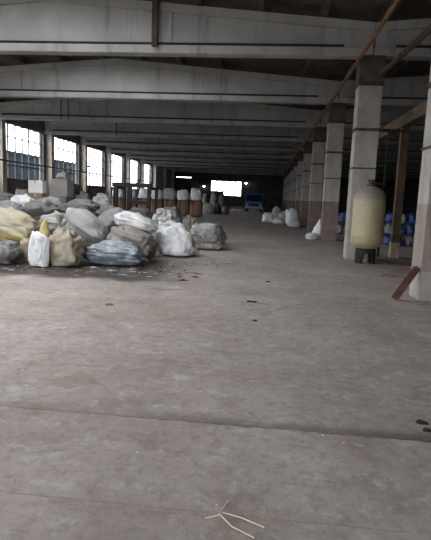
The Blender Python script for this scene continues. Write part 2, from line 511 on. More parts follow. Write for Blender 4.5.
# ------------------------------------------------------------------ columns
ORD = ['first', 'second', 'third', 'fourth', 'fifth', 'sixth', 'seventh', 'eighth', 'ninth', 'tenth', 'eleventh']


def make_column(x, y, label, mat='column'):
    t = thing('concrete_column', label, 'column', (x, y, 0), 0, 'columns between the aisles')
    w, d = 0.56, 0.5
    bm = new_bm(); box(bm, 0, w, 0, d, 0, 4.3); obj('shaft', bm, M[mat], t, bevel=0.012)
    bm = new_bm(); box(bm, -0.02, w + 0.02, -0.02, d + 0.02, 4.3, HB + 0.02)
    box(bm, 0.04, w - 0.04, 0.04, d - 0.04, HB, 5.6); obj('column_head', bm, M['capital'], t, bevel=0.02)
    for z, h in ((4.22, 0.09), (3.16, 0.07), (2.25, 0.035)):
        bm = new_bm(); e = 0.022
        box(bm, -e, w + e, -e, 0, z, z + h); box(bm, -e, w + e, d, d + e, z, z + h)
        box(bm, -e, 0, 0, d, z, z + h); box(bm, w, w + e, 0, d, z, z + h)
        obj('steel_strap', bm, M['strap'], t)
    return t


cA = make_column(2.33, 7.70, 'nearest concrete column, cut by the right edge of the photo', 'column_near')
cP = make_column(XC, BY, 'pale column just behind the yellow tank, banded with dark steel straps', 'column_pale')
cC = make_column(XC, BY + S, 'column next beyond the tank column, small white sacks at its left foot')
for k in range(2, 10):
    lab = '%s column counted away from the yellow tank' % ORD[k]
    copy_tree(cC, (XC, BY + S * k, 0), lab)


def pier(k):
    bm = new_bm(); box(bm, 0, 0.40, 0.0, 0.42, 0, HB); return bm


for n, k in enumerate(range(0, 11)):
    if n == 0:
        p0 = obj('wall_pier', pier(k), M['pier'], loc=(XL, BY + 0.2, 0), bevel=0.02); o = p0
    else:
        o = p0.copy(); COL.objects.link(o); o.location = (XL, BY + 0.2 + S * k, 0)
    lab = {2: 'pale wall pier at the left edge, before the first window in view', 3: 'pale wall pier between the first and second windows in view',
           4: 'pale wall pier between the second and third windows in view', 5: 'pale wall pier between the third and fourth windows in view',
           6: 'pale wall pier between the fourth and fifth windows in view', 7: 'narrow wall pier between the fifth and sixth windows in view',
           8: 'wall pier beyond the sixth window in view'}.get(k, 'wall pier under the %s roof beam from the camera' % ORD[k])
    tag(o, lab, 'pier', 'piers along the left wall')

# ------------------------------------------------------------------ roof beams


def beam_parts(x0, x1, full, label, loc, group):
    t = thing('roof_beam', label, 'beam', loc, 0, group)
    m = (x0 + x1) / 2
    zt = lambda x: roof_z(x) - 0.2
    bm = new_bm()
    prism_xz(bm, [(x0, HB + 0.2), (x1, HB + 0.2), (x1, zt(x1) + 0.02), (m, zt(m) + 0.02), (x0, zt(x0) + 0.02)], 0.10, 0.26)
    for x in (x0 + 0.02, x1 - 0.3):
        box(bm, x, x + 0.28, 0.03, 0.33, HB + 0.19, zt(x) + 0.04)
    if full:
        for x in (-2.82, -9.7): box(bm, x, x + 0.26, 0.04, 0.32, HB + 0.19, zt(x) + 0.04)
    obj('web', bm, M['beam'], t)
    bm = new_bm(); box(bm, x0, x1, 0.0, 0.36, HB, HB + 0.2); obj('bottom_flange', bm, M['beam'], t, bevel=0.02)
    bm = new_bm()
    prism_xz(bm, [(x0, zt(x0)), (m, zt(m)), (x1, zt(x1)), (x1, zt(x1) + 0.2), (m, zt(m) + 0.2), (x0, zt(x0) + 0.2)], 0.0, 0.36)
    obj('top_flange', bm, M['beam'], t)
    bm = new_bm(); rodm(bm, (x0 + 0.5, 0.035, HB + 0.235), (x1 - 0.7, 0.035, HB + 0.235), 0.03, 8)
    obj('cable', bm, M['darkline'], t)
    return t


bmain = brt = None
for k in range(0, 11):
    lab = 'gabled concrete roof beam over the sacks hall, %s from the camera' % ORD[k]
    lab2 = 'gabled roof beam over the dark right aisle, %s from the camera' % ORD[k]
    if k == 0:
        bmain = beam_parts(XL + 0.02, XC + 0.27, True, lab, (0, BY, 0), 'roof beams over the main hall')
        brt = beam_parts(XC + 0.29, XR, False, lab2, (0, BY, 0), 'roof beams over the right aisle')
    else:
        copy_tree(bmain, (0, BY + S * k, 0), lab)
        copy_tree(brt, (0, BY + S * k, 0), lab2)

bm = new_bm(); box(bm, -3.02, -2.88, BY - 0.14, BY - 0.01, HB + 0.14, 6.5)
tag(obj('hanger_bar', bm, M['brownpipe']), 'dark steel bar hanging down the face of the nearest roof beam', 'bar')
for n, (x, y, l) in enumerate(((-10.35, BY + 12, 'left one of two thin rods hanging in front of the third roof beam'),
                               (-9.98, BY + 12, 'right one of two thin rods hanging in front of the third roof beam'),
                               (-9.35, BY + 18, 'thin rod hanging in front of the fourth roof beam'))):
    bm = new_bm(); rodm(bm, (x, y - 0.06, HB + 0.02), (x, y - 0.06, roof_z(x) + 0.3), 0.022, 8)
    tag(obj('hanging_rod', bm, M['darkline']), l, 'rod')

# pipes and timber on the right
bm = new_bm(); rodm(bm, (2.0, -2.0, 4.80), (2.0, 50.0, 4.80), 0.045, 12)
for k in range(14): rodm(bm, (2.0, 0.4 + 3.6 * k, 4.80), (2.0, 0.48 + 3.6 * k, 4.80), 0.058, 12)
tag(obj('overhead_pipe', bm, M['orange'], smooth=False), 'rusty orange pipe running overhead along the row of columns', 'pipe')
bm = new_bm(); rodm(bm, (2.78, 8.25, 4.50), (2.55, BY - 0.02, 4.50), 0.065, 12)
tag(obj('brace_pipe', bm, M['brownpipe']), 'dark brown pipe reaching from upper right corner to the column behind the tank', 'pipe')
bm = new_bm(); box(bm, 3.38, 3.58, 13.85, 14.05, 0.42, 3.44)
po = obj('timber_post', bm, M['timber'], bevel=0.01); tag(po, 'brown timber post right of the yellow tank with pale foot', 'post')
bm = new_bm(); box(bm, 3.36, 3.60, 13.83, 14.07, 0.0, 0.42); o = obj('post_foot', bm, M['paletimber'], po, bevel=0.01); o['label'] = 'pale wooden foot'
bm = new_bm(); box(bm, 3.38, 3.64, 4.0, 18.5, 3.44, 3.74)
tag(obj('timber_beam', bm, M['timber'], bevel=0.01), 'brown timber beam running overhead across the top of the timber post', 'beam')
bm = new_bm(); rodm(bm, (2.66, BY + 0.1, 3.2), (3.46, 13.83, 3.30), 0.04, 8)
tag(obj('cross_bar', bm, M['timber']), 'thin brown bar from the strapped column to the timber post top', 'bar')
bm = new_bm(); rodm(bm, (3.05, 13.9, 3.3), (3.05, 13.9, 0.6), 0.018, 6)
rodm(bm, (2.85, 13.9, 1.72), (3.05, 13.9, 1.72), 0.018, 6)
box(bm, 3.02, 3.08, 13.87, 13.93, 0, 0.62); tag(obj('thin_riser_pipe', bm, M['darkline']), 'thin dark riser between yellow tank and timber post', 'pipe')

# ------------------------------------------------------------------ tank
T = thing('pressure_tank', 'tall yellowish fibreglass pressure tank on a short stand before a column', 'tank', (2.42, 12.35, 0))
bm = new_bm(); R_ = 0.375
prof = [(0.05, 0.30)]
for k in range(1, 9):
    a = math.pi / 2 * k / 8; prof.append((R_ * math.sin(a), 0.55 - 0.25 * math.cos(a)))
prof += [(R_, 0.62), (R_ + 0.006, 0.63), (R_ + 0.006, 0.67), (R_, 0.68), (R_, 1.0), (R_, 1.5)]
for k in range(1, 9):
    a = math.pi / 2 * k / 8; prof.append((max(0.09, R_ * math.cos(a)), 1.5 + 0.33 * math.sin(a)))
lathe(bm, prof, 48); obj('vessel', bm, M['tank'], T, smooth=True)
bm = new_bm(); lathe(bm, [(0.10, 1.81), (0.10, 1.86), (0.065, 1.87), (0.065, 1.93), (0.085, 1.935), (0.085, 1.97), (0.03, 1.98)], 20)
n_ = obj('nozzle', bm, M['brownpipe'], T, smooth=False)
bm = new_bm(); rodm(bm, (0.05, 0, 1.9), (0.36, 0.12, 1.88), 0.025, 8); obj('outlet_pipe', bm, M['brownpipe'], T)
bm = new_bm()                                       # ring skirt with an arched opening
N = 40
for ring in range(1):
    ri, ro, z1 = 0.20, 0.24, 0.36
    for k in range(N):
        a0, a1 = 2 * math.pi * k / N, 2 * math.pi * (k + 1) / N
        am = (a0 + a1) / 2 + math.pi / 2
        da = abs((am + math.pi) % (2 * math.pi) - math.pi)
        zb = 0.0
        if da < 0.65: zb = 0.25 * math.sqrt(max(0, 1 - (da / 0.65) ** 2))
        P = [(r * math.cos(a), r * math.sin(a), z) for z in (zb, z1) for r in (ri, ro) for a in (a0, a1)]
        v = [bm.verts.new(p) for p in P]
        for f in ((0, 1, 3, 2), (4, 6, 7, 5), (2, 3, 7, 6), (0, 4, 5, 1), (0, 2, 6, 4), (1, 5, 7, 3)):
            bm.faces.new([v[q] for q in f])
o = obj('stand', bm, M['black'], T); o['label'] = 'dark ring stand with an arched opening'
bm = new_bm(); lathe(bm, [(0.07, 0.0), (0.09, 0.02), (0.07, 0.3)], 16); obj('drain_fitting', bm, M['hopper'], T, smooth=True)

# ------------------------------------------------------------------ sacks


def bag_bm(w, d, h, seed, style='lump', ax=0.0, crease=1.0, rot=None, taper=0.06, nu=60, nv=40, droop=0.0, pre=None):
    off = Vector((seed * 13.7, seed * 5.1, seed * 2.3))
    bm = new_bm(); rows = []
    ex = {'lump': 0.8, 'pillow': 0.6, 'big': 0.5, 'bale': 0.15}[style]
    sg = lambda a, e: math.copysign(abs(a) ** e, a)
    pts = []
    for j in range(1, nv):
        v = math.pi * j / nv; row = []
        for i in range(nu):
            u = 2 * math.pi * i / nu
            p = Vector((math.sin(v) * math.cos(u), math.sin(v) * math.sin(u), math.cos(v)))
            s = sg(math.sin(v), {'lump': 0.75, 'bale': 0.13, 'big': 0.45}.get(style, 0.55))
            q = Vector((s * sg(math.cos(u), ex), s * sg(math.sin(u), ex), sg(math.cos(v), {'bale': 0.3, 'big': 0.7}.get(style, 0.9))))
            if style == 'pillow':
                q.z *= (1 - 0.5 * abs(q.x) ** 4) * (1 - 0.35 * abs(q.y) ** 4)
                q.z *= 0.9
            else:
                q.x *= 1 - taper * q.z; q.y *= 1 - taper * q.z
            row.append(p); pts.append((p, q))
            n1 = noise.fractal(p * 1.2 + off, 1.0, 2.0, 2)
            wp = p + 0.30 * noise.noise_vector(p * 1.5 + off)
            if style == 'lump': an = Vector((wp.x * 3.2, wp.y * 3.2, wp.z * 1.3))      # folds run up to the neck
            else: an = Vector((wp.x * 1.4, wp.y * 3.4, wp.z * 3.4))                      # folds run along the sack
            r1 = max(0, 1 - abs(noise.noise(wp * 1.7 + off * 1.7)) * 3.0)
            r2 = max(0, 1 - abs(noise.noise(an + off * 0.7)) * 3.2)
            r3 = max(0, 1 - abs(noise.noise(an * 2.3 - off)) * 2.6)
            k = 1 + 0.17 * n1 - crease * (0.09 * r1 ** 1.6 + 0.055 * r2 ** 1.5 + 0.020 * r3 ** 1.3)
            if style == 'lump' and q.z > 0.45:      # gathers running to the top
                k += crease * 0.05 * math.sin(u * 9 + seed) * (q.z - 0.45) * 1.8
            q *= k
            q.x += ax * ((max(-1, min(1, q.z)) + 1) / 2) ** 2
            q.z -= droop * q.x
        rows.append(len(row))
    top = Vector((ax, 0, 1.0)); bot = Vector((0, 0, -0.95))
    P = [q for _, q in pts] + [top, bot]
    if pre is not None:
        P = [Vector((q.x * pre[0], q.y * pre[1], q.z * pre[2])) for q in P]
    if rot is not None:
        P = [rot @ q for q in P]
    zs = sorted(q.z for q in P); zf = zs[0] + (zs[-1] - zs[0]) * 0.16   # settle flat on the ground
    P = [Vector((q.x, q.y, zf + (q.z - zf) * 0.25 if q.z < zf else q.z)) for q in P]
    lo = [min(q[a] for q in P) for a in range(3)]; hi = [max(q[a] for q in P) for a in range(3)]
    dim = (w, d, h)
    V = []
    for q in P:
        V.append(bm.verts.new(((q.x - lo[0]) / (hi[0] - lo[0]) * w - w / 2,
                               (q.y - lo[1]) / (hi[1] - lo[1]) * d - d / 2,
                               (q.z - lo[2]) / (hi[2] - lo[2]) * h)))
    for j in range(nv - 2):
        for i in range(nu):
            a, b = j * nu + i, j * nu + (i + 1) % nu
            bm.faces.new((V[a], V[a + nu], V[b + nu], V[b]))
    T_, B_ = V[-2], V[-1]
    for i in range(nu):
        bm.faces.new((T_, V[i], V[(i + 1) % nu]))
        l = (nv - 2) * nu
        bm.faces.new((B_, V[l + (i + 1) % nu], V[l + i]))
    return bm


def tuft_bm(r, h, seed, lean=(0, 0)):
    """gathered neck of a tied bag: narrow at the tie, flaring above it"""
    bm = new_bm(); n = 26; rings = []
    prof = [(1.7, 0.0), (0.9, 0.18), (0.38, 0.34), (0.34, 0.42), (0.6, 0.6), (1.0, 0.82), (1.25, 1.0)]
    for j, (rr, z) in enumerate(prof):
        ring = []
        for i in range(n):
            a = 2 * math.pi * i / n
            pl = 1 + 0.28 * math.sin(7 * a + seed) * (1 if z > 0.45 else 0.5) + 0.15 * noise.noise(Vector((math.cos(a) * 2, math.sin(a) * 2, z * 3 + seed)))
            zz = z + (0.18 * noise.noise(Vector((math.cos(a) * 3 + seed, math.sin(a) * 3, 0))) if j > 4 else 0)
            ring.append(bm.verts.new((r * rr * pl * math.cos(a) + lean[0] * z * h, r * rr * pl * math.sin(a) + lean[1] * z * h, h * zz)))
        rings.append(ring)
    for a, b in zip(rings, rings[1:]):
        for k in range(n): bm.faces.new((a[k], a[(k + 1) % n], b[(k + 1) % n], b[k]))
    bm.faces.new(rings[0][::-1])
    c = bm.verts.new((lean[0] * h * 0.7, lean[1] * h * 0.7, h * 0.7))
    for k in range(n): bm.faces.new((rings[-1][k], rings[-1][(k + 1) % n], c))
    return bm


SEED = [0]


def bag(name, label, mat, px0, px1, ytop, Yf, d=0.7, z0=0.0, ybot=None, cat='sack', group=None, neck=None, rz=0.0, hh=None, **kw):
    """a sack standing at distance Yf, its width and height real metres"""
    SEED[0] += 1
    Yc = Yf + d * 0.5
    pc = (px0 + px1) / 2
    a, b = at(px0, ytop + 8, Yc), at(px1, ytop + 8, Yc)
    top = at(pc, ytop, Yc).z
    if ybot is not None: z0 = max(0.0, at(pc, ybot, Yf + d * 0.15).z)
    w, h = b.x - a.x, (hh or top - z0)
    bm = bag_bm(w, d, h, SEED[0], **kw)
    c = Vector(((a.x + b.x) / 2, Yc, z0))
    o = obj(name, bm, M[mat], smooth=True, loc=c)
    o.rotation_euler.z = rz
    tag(o, label, cat, group)
    if neck:
        nx, nr, nh, ln = neck[:4]                   # x offset (fraction of w), radius, height, lean
        zt = h * (neck[4] if len(neck) > 4 else 0.93)
        tb = obj('tied_neck', tuft_bm(nr, nh, SEED[0], ln), M[neck[5]] if len(neck) > 5 else M[mat], o, smooth=True, loc=(nx * w, -0.05 * d, zt - 0.04))
        rg = new_bm()
        for k in range(18):
            a0, a1 = 2 * math.pi * k / 18, 2 * math.pi * (k + 1) / 18
            rr = nr * 0.40; q = lambda a_: (rr * math.cos(a_) + ln[0] * 0.38 * nh, rr * math.sin(a_) + ln[1] * 0.38 * nh, nh * 0.38)
            rodm(rg, q(a0), q(a1), 0.008, 6)
        obj('string', rg, M['brownpipe'], tb)
    return o


FG = 'sacks heaped at the left'
rot_ = lambda x=0, y=0, z=0: Matrix.Rotation(math.radians(y), 3, 'Y') @ Matrix.Rotation(math.radians(x), 3, 'X') @ Matrix.Rotation(math.radians(z), 3, 'Z')
bag('plastic_sack', 'dark grey plastic sack at the left edge, bottom of the pile', 's_dark', -14, 22, 239, 8.85, 0.62, group=FG, crease=1.3)
bag('plastic_sack', 'olive-brown sack wedged between the dark sack and white upright sack', 's_olive', 21, 37, 238, 9.45, 0.40, group=FG)
bag('woven_sack', 'narrow white sack standing upright at the front of the pile', 's_white', 29, 50, 231, 8.82, 0.28, group=FG, style='pillow', rot=rot_(86, 8), crease=1.0, ax=-0.3)
bag('plastic_sack', 'beige translucent sack with its twisted neck standing up', 's_beige', 46, 85, 226, 8.98, 0.72, group=FG, crease=1.5, taper=0.14, neck=(-0.10, 0.055, 0.34, (-0.1, 0), 0.9))
bag('plastic_sack', 'long blue-grey translucent sack lying at the front', 's_blue', 84, 147, 238, 9.45, 0.66, group=FG, crease=1.5, taper=0.05, style='pillow', rot=rot_(0, 3), neck=(0.44, 0.05, 0.12, (0.5, -0.2), 0.35))
bag('plastic_sack', 'brownish sack lying behind the blue-grey one', 's_brown', 106, 157, 226, 10.20, 0.66, group=FG, crease=1.1, style='big', droop=0.2, rot=rot_(0, 14))
bag('woven_sack', 'big bright white sack slumped at the right end of the front row', 's_white', 155, 199, 218, 11.45, 0.85, group=FG, crease=1.3, ax=-0.50, taper=0.22, neck=(-0.26, 0.10, 0.12, (-0.6, 0), 0.88))
bag('wrapped_bale', 'round dusty bale in clear film right of the big white sack', 's_clear', 190, 227, 222, 13.4, 1.0, group=FG, crease=1.3, style='big')
bag('plastic_sack', 'large yellowish sack on top at the left edge of the pile', 's_yellow', -20, 40, 206, 9.95, 0.95, group=FG, crease=0.8, style='pillow', rot=rot_(0, 9), pre=(1, 0.7, 0.55), ybot=247)
bag('plastic_sack', 'small bright yellow bundle beside the large yellowish sack', 's_yellow2', 39, 50, 218, 9.74, 0.2, group=FG, nu=36, nv=24)
bag('plastic_sack', 'pale grey sack behind the twisted neck of the beige sack', 's_grey', 41, 72, 210, 10.95, 0.62, group=FG, crease=1.2, style='pillow', rot=rot_(0, -4), ybot=236)
bag('woven_sack', 'grey sack sloping down to the right behind the beige and blue sacks', 's_grey', 66, 108, 208, 10.20, 0.66, group=FG, crease=0.7, style='pillow', rot=rot_(0, 24), pre=(1, 0.6, 0.46), ybot=244)
bag('woven_sack', 'mid-grey sack peaking between the sloping grey sack and shiny pale one', 's_mesh', 92, 128, 207, 11.75, 0.72, group=FG, crease=0.6, style='pillow', rot=rot_(0, -24), pre=(1, 0.7, 0.5), ybot=238)
bag('plastic_sack', 'shiny pale sack above the brownish sack', 's_pale', 113, 159, 211, 11.0, 0.66, group=FG, crease=1.1, style='pillow', rot=rot_(0, 12), pre=(1, 0.7, 0.42), ybot=234)
bag('plastic_sack', 'small crumpled grey sack left of the big white sack', 's_rag', 146, 168, 226, 12.4, 0.5, group=FG, crease=1.6)
bag('plastic_sack', 'ragged grey-white heap sack beyond the big white sack', 's_rag', 148, 182, 208, 14.3, 0.8, group=FG, crease=1.8)
bag('plastic_sack', 'low brown sack between ragged heap and the dusty bale', 's_brown', 181, 200, 215, 15.2, 0.6, group=FG, crease=1.5)
bag('plastic_sack', 'low dark sack at the end of the pile behind dusty bale', 's_deep', 205, 226, 226, 15.0, 0.7, group=FG, crease=1.5)

BG = 'grey sacks in the heap behind the front sacks'
hid = 'dark sack buried at the bottom of the heap, under the others'
for k, (a, b, y, Y, m) in enumerate(((-20, 30, 245.5, 10.0, 's_deep'), (66, 110, 244, 10.35, 's_deep'), (34, 80, 235, 11.0, 's_dark'),
                                     (112, 158, 235, 11.05, 's_dark'), (84, 128, 236.5, 11.8, 's_deep'),
                                     (-16, 26, 217, 12.0, 's_deep'), (28, 68, 217, 12.2, 's_dark'), (68, 104, 218, 12.8, 's_deep'),
                                     (0, 34, 211, 13.5, 's_dark'), (36, 70, 211, 13.9, 's_deep'), (72, 104, 211, 14.4, 's_dark'), (-6, 26, 205, 15.3, 's_deep'))):
    bag('plastic_sack', hid, m, a + 1.5, b - 1.5, y, Y, 0.58, group=BG, crease=1.0, style='big', nu=28, nv=18)
for k, (a, b, y, yb, Y, m, r, lab) in enumerate((
        (-14, 26, 200, 218, 11.95, 's_mesh', 6, 'grey sack at the left edge just above the large yellowish sack'),
        (22, 58, 199, 218, 12.15, 's_dark', -8, 'dark grey sack above the gap left of the pale grey sack'),
        (56, 92, 201, 219, 12.75, 's_deep', 10, 'charcoal sack directly behind the sloping grey sack'),
        (11, 37, 193, 212, 13.5, 's_pale', 12, 'white sack poking out of the heap at the upper left'),
        (36, 68, 196, 212, 13.9, 's_mesh', -6, 'grey sack in front of the brown cartons and hopper'),
        (68, 100, 198, 212, 14.4, 's_dark', 8, 'dark sack low in the heap below the white scraps'),
        (-8, 18, 192, 206, 15.3, 's_deep', 4, 'charcoal sack at the left edge, top of the heap'),
        (98, 122, 205, None, 14.2, 's_dark', 4, 'dark sack in front of the left post of the steel frame'),
        (14, 32, 189, None, 17.0, 's_dark', 0, 'dark sack left of the brown cartons'),
        (93, 112, 193, None, 18.6, 's_rag', 0, 'torn whitish sack between hopper and steel frame'),
        (74, 94, 192, None, 19.6, 's_deep', 0, 'charcoal sack right behind the grey hopper'),
        (128, 154, 207, None, 16.0, 's_deep', 0, 'charcoal sack before the middle post of the steel frame'),
        (156, 182, 206, None, 18.0, 's_dark', 0, 'dark sack below the cardboard bales at left'))):
    bag('plastic_sack', lab, m, a, b, y, Y, 0.60 if yb else 0.7, ybot=yb, group=BG, crease=1.3, nu=36, nv=24, style='pillow' if yb else 'big', rot=rot_(0, r))

# cartons
cz = 0.0; c0 = at(37.5, 190, 17.2)
names = ['brown carton, bottom of the stack behind the left heap', 'brown carton, second from the bottom of the stack behind the heap',
         'brown carton directly under the white carton']
for k in range(4):
    hh = 0.44
    wht = k == 3
    bm = new_bm(); box(bm, -0.25, 0.25, -0.2, 0.2, 0, hh - 0.01)
    o = obj('carton', bm, M['white'] if wht else M['card'], bevel=0.01, loc=(c0.x, 17.2, cz)); o.rotation_euler.z = 0.04 * (k - 1)
    tag(o, 'white carton on top of the brown carton stack' if wht else names[k], 'carton', 'stacked cartons')
    bm = new_bm(); box(bm, -0.25, 0.25, -0.03, 0.03, hh - 0.01, hh - 0.005); box(bm, -0.03, 0.03, -0.206, -0.2, hh - 0.12, hh - 0.01)
    obj('tape', bm, M['paletimber'], o)
    cz += hh
# hopper
hp = at(62, 190, 18.0)
H_ = thing('hopper', 'pale grey metal hopper on legs left of the window pier', 'hopper', (hp.x, 18.0, 0))
bm = new_bm()
def frustum(bm, a, z0, b, z1):
    A = [bm.verts.new((x * a, y * a, z0)) for x, y in ((-1, -1), (1, -1), (1, 1), (-1, 1))]
    B = [bm.verts.new((x * b, y * b, z1)) for x, y in ((-1, -1), (1, -1), (1, 1), (-1, 1))]
    for k in range(4): bm.faces.new((A[k], A[(k + 1) % 4], B[(k + 1) % 4], B[k]))
    bm.faces.new(A[::-1]); bm.faces.new(B)
frustum(bm, 0.12, 0.8, 0.33, 1.22); box(bm, -0.33, 0.33, -0.33, 0.33, 1.22, 1.80); obj('bin', bm, M['hopper'], H_, bevel=0.02)
bm = new_bm(); box(bm, -0.355, 0.355, -0.355, 0.355, 1.80, 1.84); obj('rim', bm, M['hopper'], H_)
for sx in (-1, 1):
    for sy_ in (-1, 1):
        bm = new_bm(); box(bm, sx * 0.31 - 0.03, sx * 0.31 + 0.03, sy_ * 0.31 - 0.03, sy_ * 0.31 + 0.03, 0, 1.22); obj('leg', bm, M['frame'], H_)
bag('plastic_sack', 'small brown sack lying on top of the grey hopper', 's_brown', 57, 69, 172, 17.75, 0.5, z0=1.84, group=BG, crease=1.5, nu=24, nv=16)
# drums and dark things behind the heap at the left
for k, (px, Y, m, lab) in enumerate(((-2, 19.5, 'darksteel', 'black drum at the left edge behind the heap'), (22, 20.5, 'darksteel', 'black drum left of the carton stack'),
                                     (82, 22, 'frame', 'grey drum between hopper and steel frame'))):
    p = at(px, 195, Y)
    t = thing('steel_drum', lab, 'drum', (p.x, Y, 0), 0, 'drums behind the heap')
    bm = new_bm(); lathe(bm, [(0.29, 0), (0.3, 0.02), (0.29, 0.04), (0.29, 0.3), (0.30, 0.32), (0.29, 0.34), (0.29, 0.58), (0.30, 0.6), (0.29, 0.62), (0.29, 0.88)], 24); obj('shell', bm, M[m], t, smooth=True)
    bm = new_bm(); lathe(bm, [(0.3, 0.88), (0.3, 0.9), (0.27, 0.9), (0.27, 0.885)], 24); obj('lid', bm, M[m], t)

# ------------------------------------------------------------------ dark steel frame
p0_, p1_ = at(113, 200, 21.0), at(150, 200, 21.0)
fw = p1_.x - p0_.x
SF = thing('steel_gantry', 'black steel portal frame standing behind the heap of sacks', 'frame', (p0_.x, 21.0, 0))
for x, w in ((0, 0.19), (fw * 0.37, 0.19), (fw - 0.13, 0.14)):
    bm = new_bm(); box(bm, x, x + w, 0, 0.14, 0, 1.74); obj('post', bm, M['darksteel'], SF, bevel=0.01)
for x in (0, fw - 0.13):
    bm = new_bm(); box(bm, x, x + 0.12, 1.5, 1.62, 0, 1.74); obj('post', bm, M['darksteel'], SF, bevel=0.01)
    bm = new_bm(); box(bm, x, x + 0.12, 0.14, 1.5, 1.62, 1.74); obj('rail', bm, M['darksteel'], SF)
bm = new_bm(); box(bm, -0.05, fw + 0.05, -0.03, 0.16, 1.70, 1.88); obj('top_beam', bm, M['darksteel'], SF, bevel=0.01)
bm = new_bm(); box(bm, fw * 0.37, fw, 0.02, 0.12, 1.0, 1.14); obj('cross_member', bm, M['darksteel'], SF)

# ------------------------------------------------------------------ cardboard bales and big bags
BA = 'cardboard bales in the middle distance'; BB = 'white big bags on the bales'
bale_spots = [(118.6 + 12.95 * q, 36.4) for q in range(7)]
proto = None
side = ['leftmost', 'second from the left', 'third from the left', 'fourth from the left', 'fifth from the left', 'sixth from the left', 'rightmost']
for k, (px, Y) in enumerate(bale_spots):
    p = at(px, 210, Y)
    lab = 'brown cardboard bale, %s of the bale row' % side[k]
    if proto is None:
        proto = thing('cardboard_bale', lab, 'bale', (p.x, Y, 0), 0, BA)
        bm = bag_bm(0.90, 0.86, 1.12, 55, 'bale', crease=0.25, taper=0.0); obj('bale_body', bm, M['card'], proto, smooth=True)
        for x in (-0.25, 0.22):
            bm = new_bm(); box(bm, x, x + 0.02, -0.46, 0.46, 0.02, 1.13); obj('wire', bm, M['strap'], proto)
    else:
        copy_tree(proto, (p.x, Y, 0), lab, rz=0.012 * ((k % 3) - 1))
    bag('big_bag', 'white big bag on the %s cardboard bale' % side[k] if k else 'white big bag on the leftmost cardboard bale', ['s_pale', 's_rag', 's_white'][k % 3], px - 6.2, px + 6.2, 188 + (k % 2) * 1.5, Y - 0.35, 0.7,
        z0=1.12, group=BB, cat='big bag', crease=0.8, style='big', nu=28, nv=20)
# stack right of the bales
SG = 'bags stacked left of the blue truck'
bag('big_bag', 'pale grey big bag at the foot of the stack left of the blue truck', 's_grey', 203, 213, 203, 42.4, 0.9, cat='big bag', group=SG, style='big', nu=24, nv=16)
bag('big_bag', 'dark big bag right of the pale grey one at stack foot', 's_deep', 213.5, 221, 203, 42.8, 0.9, cat='big bag', group=SG, nu=24, nv=16)
bag('big_bag', 'dark low big bag at the right end of the stack foot', 's_dark', 221.5, 229, 205, 42.6, 0.9, cat='big bag', group=SG, nu=24, nv=16)
bag('big_bag', 'dark big bag, upper left of the stack near the truck', 's_deep', 202, 209.5, 191, 44.8, 0.9, cat='big bag', group=SG, nu=24, nv=16)
bag('big_bag', 'white-topped big bag, middle of the stack near the truck', 's_rag', 210, 217.5, 190, 44.8, 0.9, cat='big bag', group=SG, nu=24, nv=16)
bag('big_bag', 'charcoal big bag, upper right of the stack near the truck', 's_deep', 218, 226, 193, 44.8, 0.9, cat='big bag', group=SG, nu=24, nv=16)
# pallet of planks
def pallet(px, Y, w, lab, name='pallet', n=1):
    p = at(px, 208, Y); t = thing(name, lab, 'pallet', (p.x, Y, 0))
    for x in (-w / 2, -0.05, w / 2 - 0.1):
        bm = new_bm(); box(bm, x, x + 0.1, -0.5, 0.5, 0, 0.1); obj('bearer', bm, M['timber'], t)
    bm = new_bm()
    for k in range(6): box(bm, -w / 2, w / 2, -0.5 + k * 0.175, -0.37 + k * 0.175, 0.1, 0.125)
    obj('deck', bm, M['paletimber'], t); return t
pallet(236, 62, 1.7, 'low wooden pallet on the floor left of the blue truck')
bm = new_bm(); box(bm, -0.8, 0.8, -0.45, 0.45, 0, 0.35)
pp = at(236, 208, 62); o = obj('crate', bm, M['timber'], bevel=0.02, loc=(pp.x, 62, 0.125)); tag(o, 'low brown crate lying on the pallet left of the truck', 'crate')

# ------------------------------------------------------------------ truck
tp = at(253.5, 211, 56.4)
TR = thing('truck', 'small bright blue truck parked facing the camera at far end', 'truck', (tp.x, 56.4, 0))
w = 0.98
bm = new_bm()
prof = [(0.0, 0.5), (0.0, 1.05), (0.10, 1.15), (0.42, 1.92), (0.55, 2.0), (1.9, 2.0), (1.9, 0.5)]
A = [bm.verts.new((-w, y, z)) for y, z in prof]; B = [bm.verts.new((w, y, z)) for y, z in prof]
for k in range(len(prof)): bm.faces.new((A[k], A[(k + 1) % len(prof)], B[(k + 1) % len(prof)], B[k]))
bm.faces.new(A); bm.faces.new(B[::-1]); obj('cab', bm, M['blue'], TR, bevel=0.05)
bm = new_bm(); vs = [bm.verts.new(p) for p in ((-0.86, 0.115, 1.22), (0.86, 0.115, 1.22), (0.8, 0.395, 1.87), (-0.8, 0.395, 1.87))]
bm.faces.new(vs); r_ = bmesh.ops.extrude_face_region(bm, geom=bm.faces[:]); bmesh.ops.translate(bm, verts=[v for v in r_['geom'] if isinstance(v, bmesh.types.BMVert)], vec=(0, -0.02, 0.008)); obj('windscreen', bm, M['darkglass'], TR)
bm = new_bm(); box(bm, -0.99, 0.99, -0.12, 0.04, 0.38, 0.60); bu = obj('bumper', bm, M['chrome'], TR, bevel=0.03); bu['label'] = 'pale bumper'
bm = new_bm(); box(bm, -0.5, 0.5, -0.03, 0.02, 0.68, 0.88); obj('grille', bm, M['black'], TR)
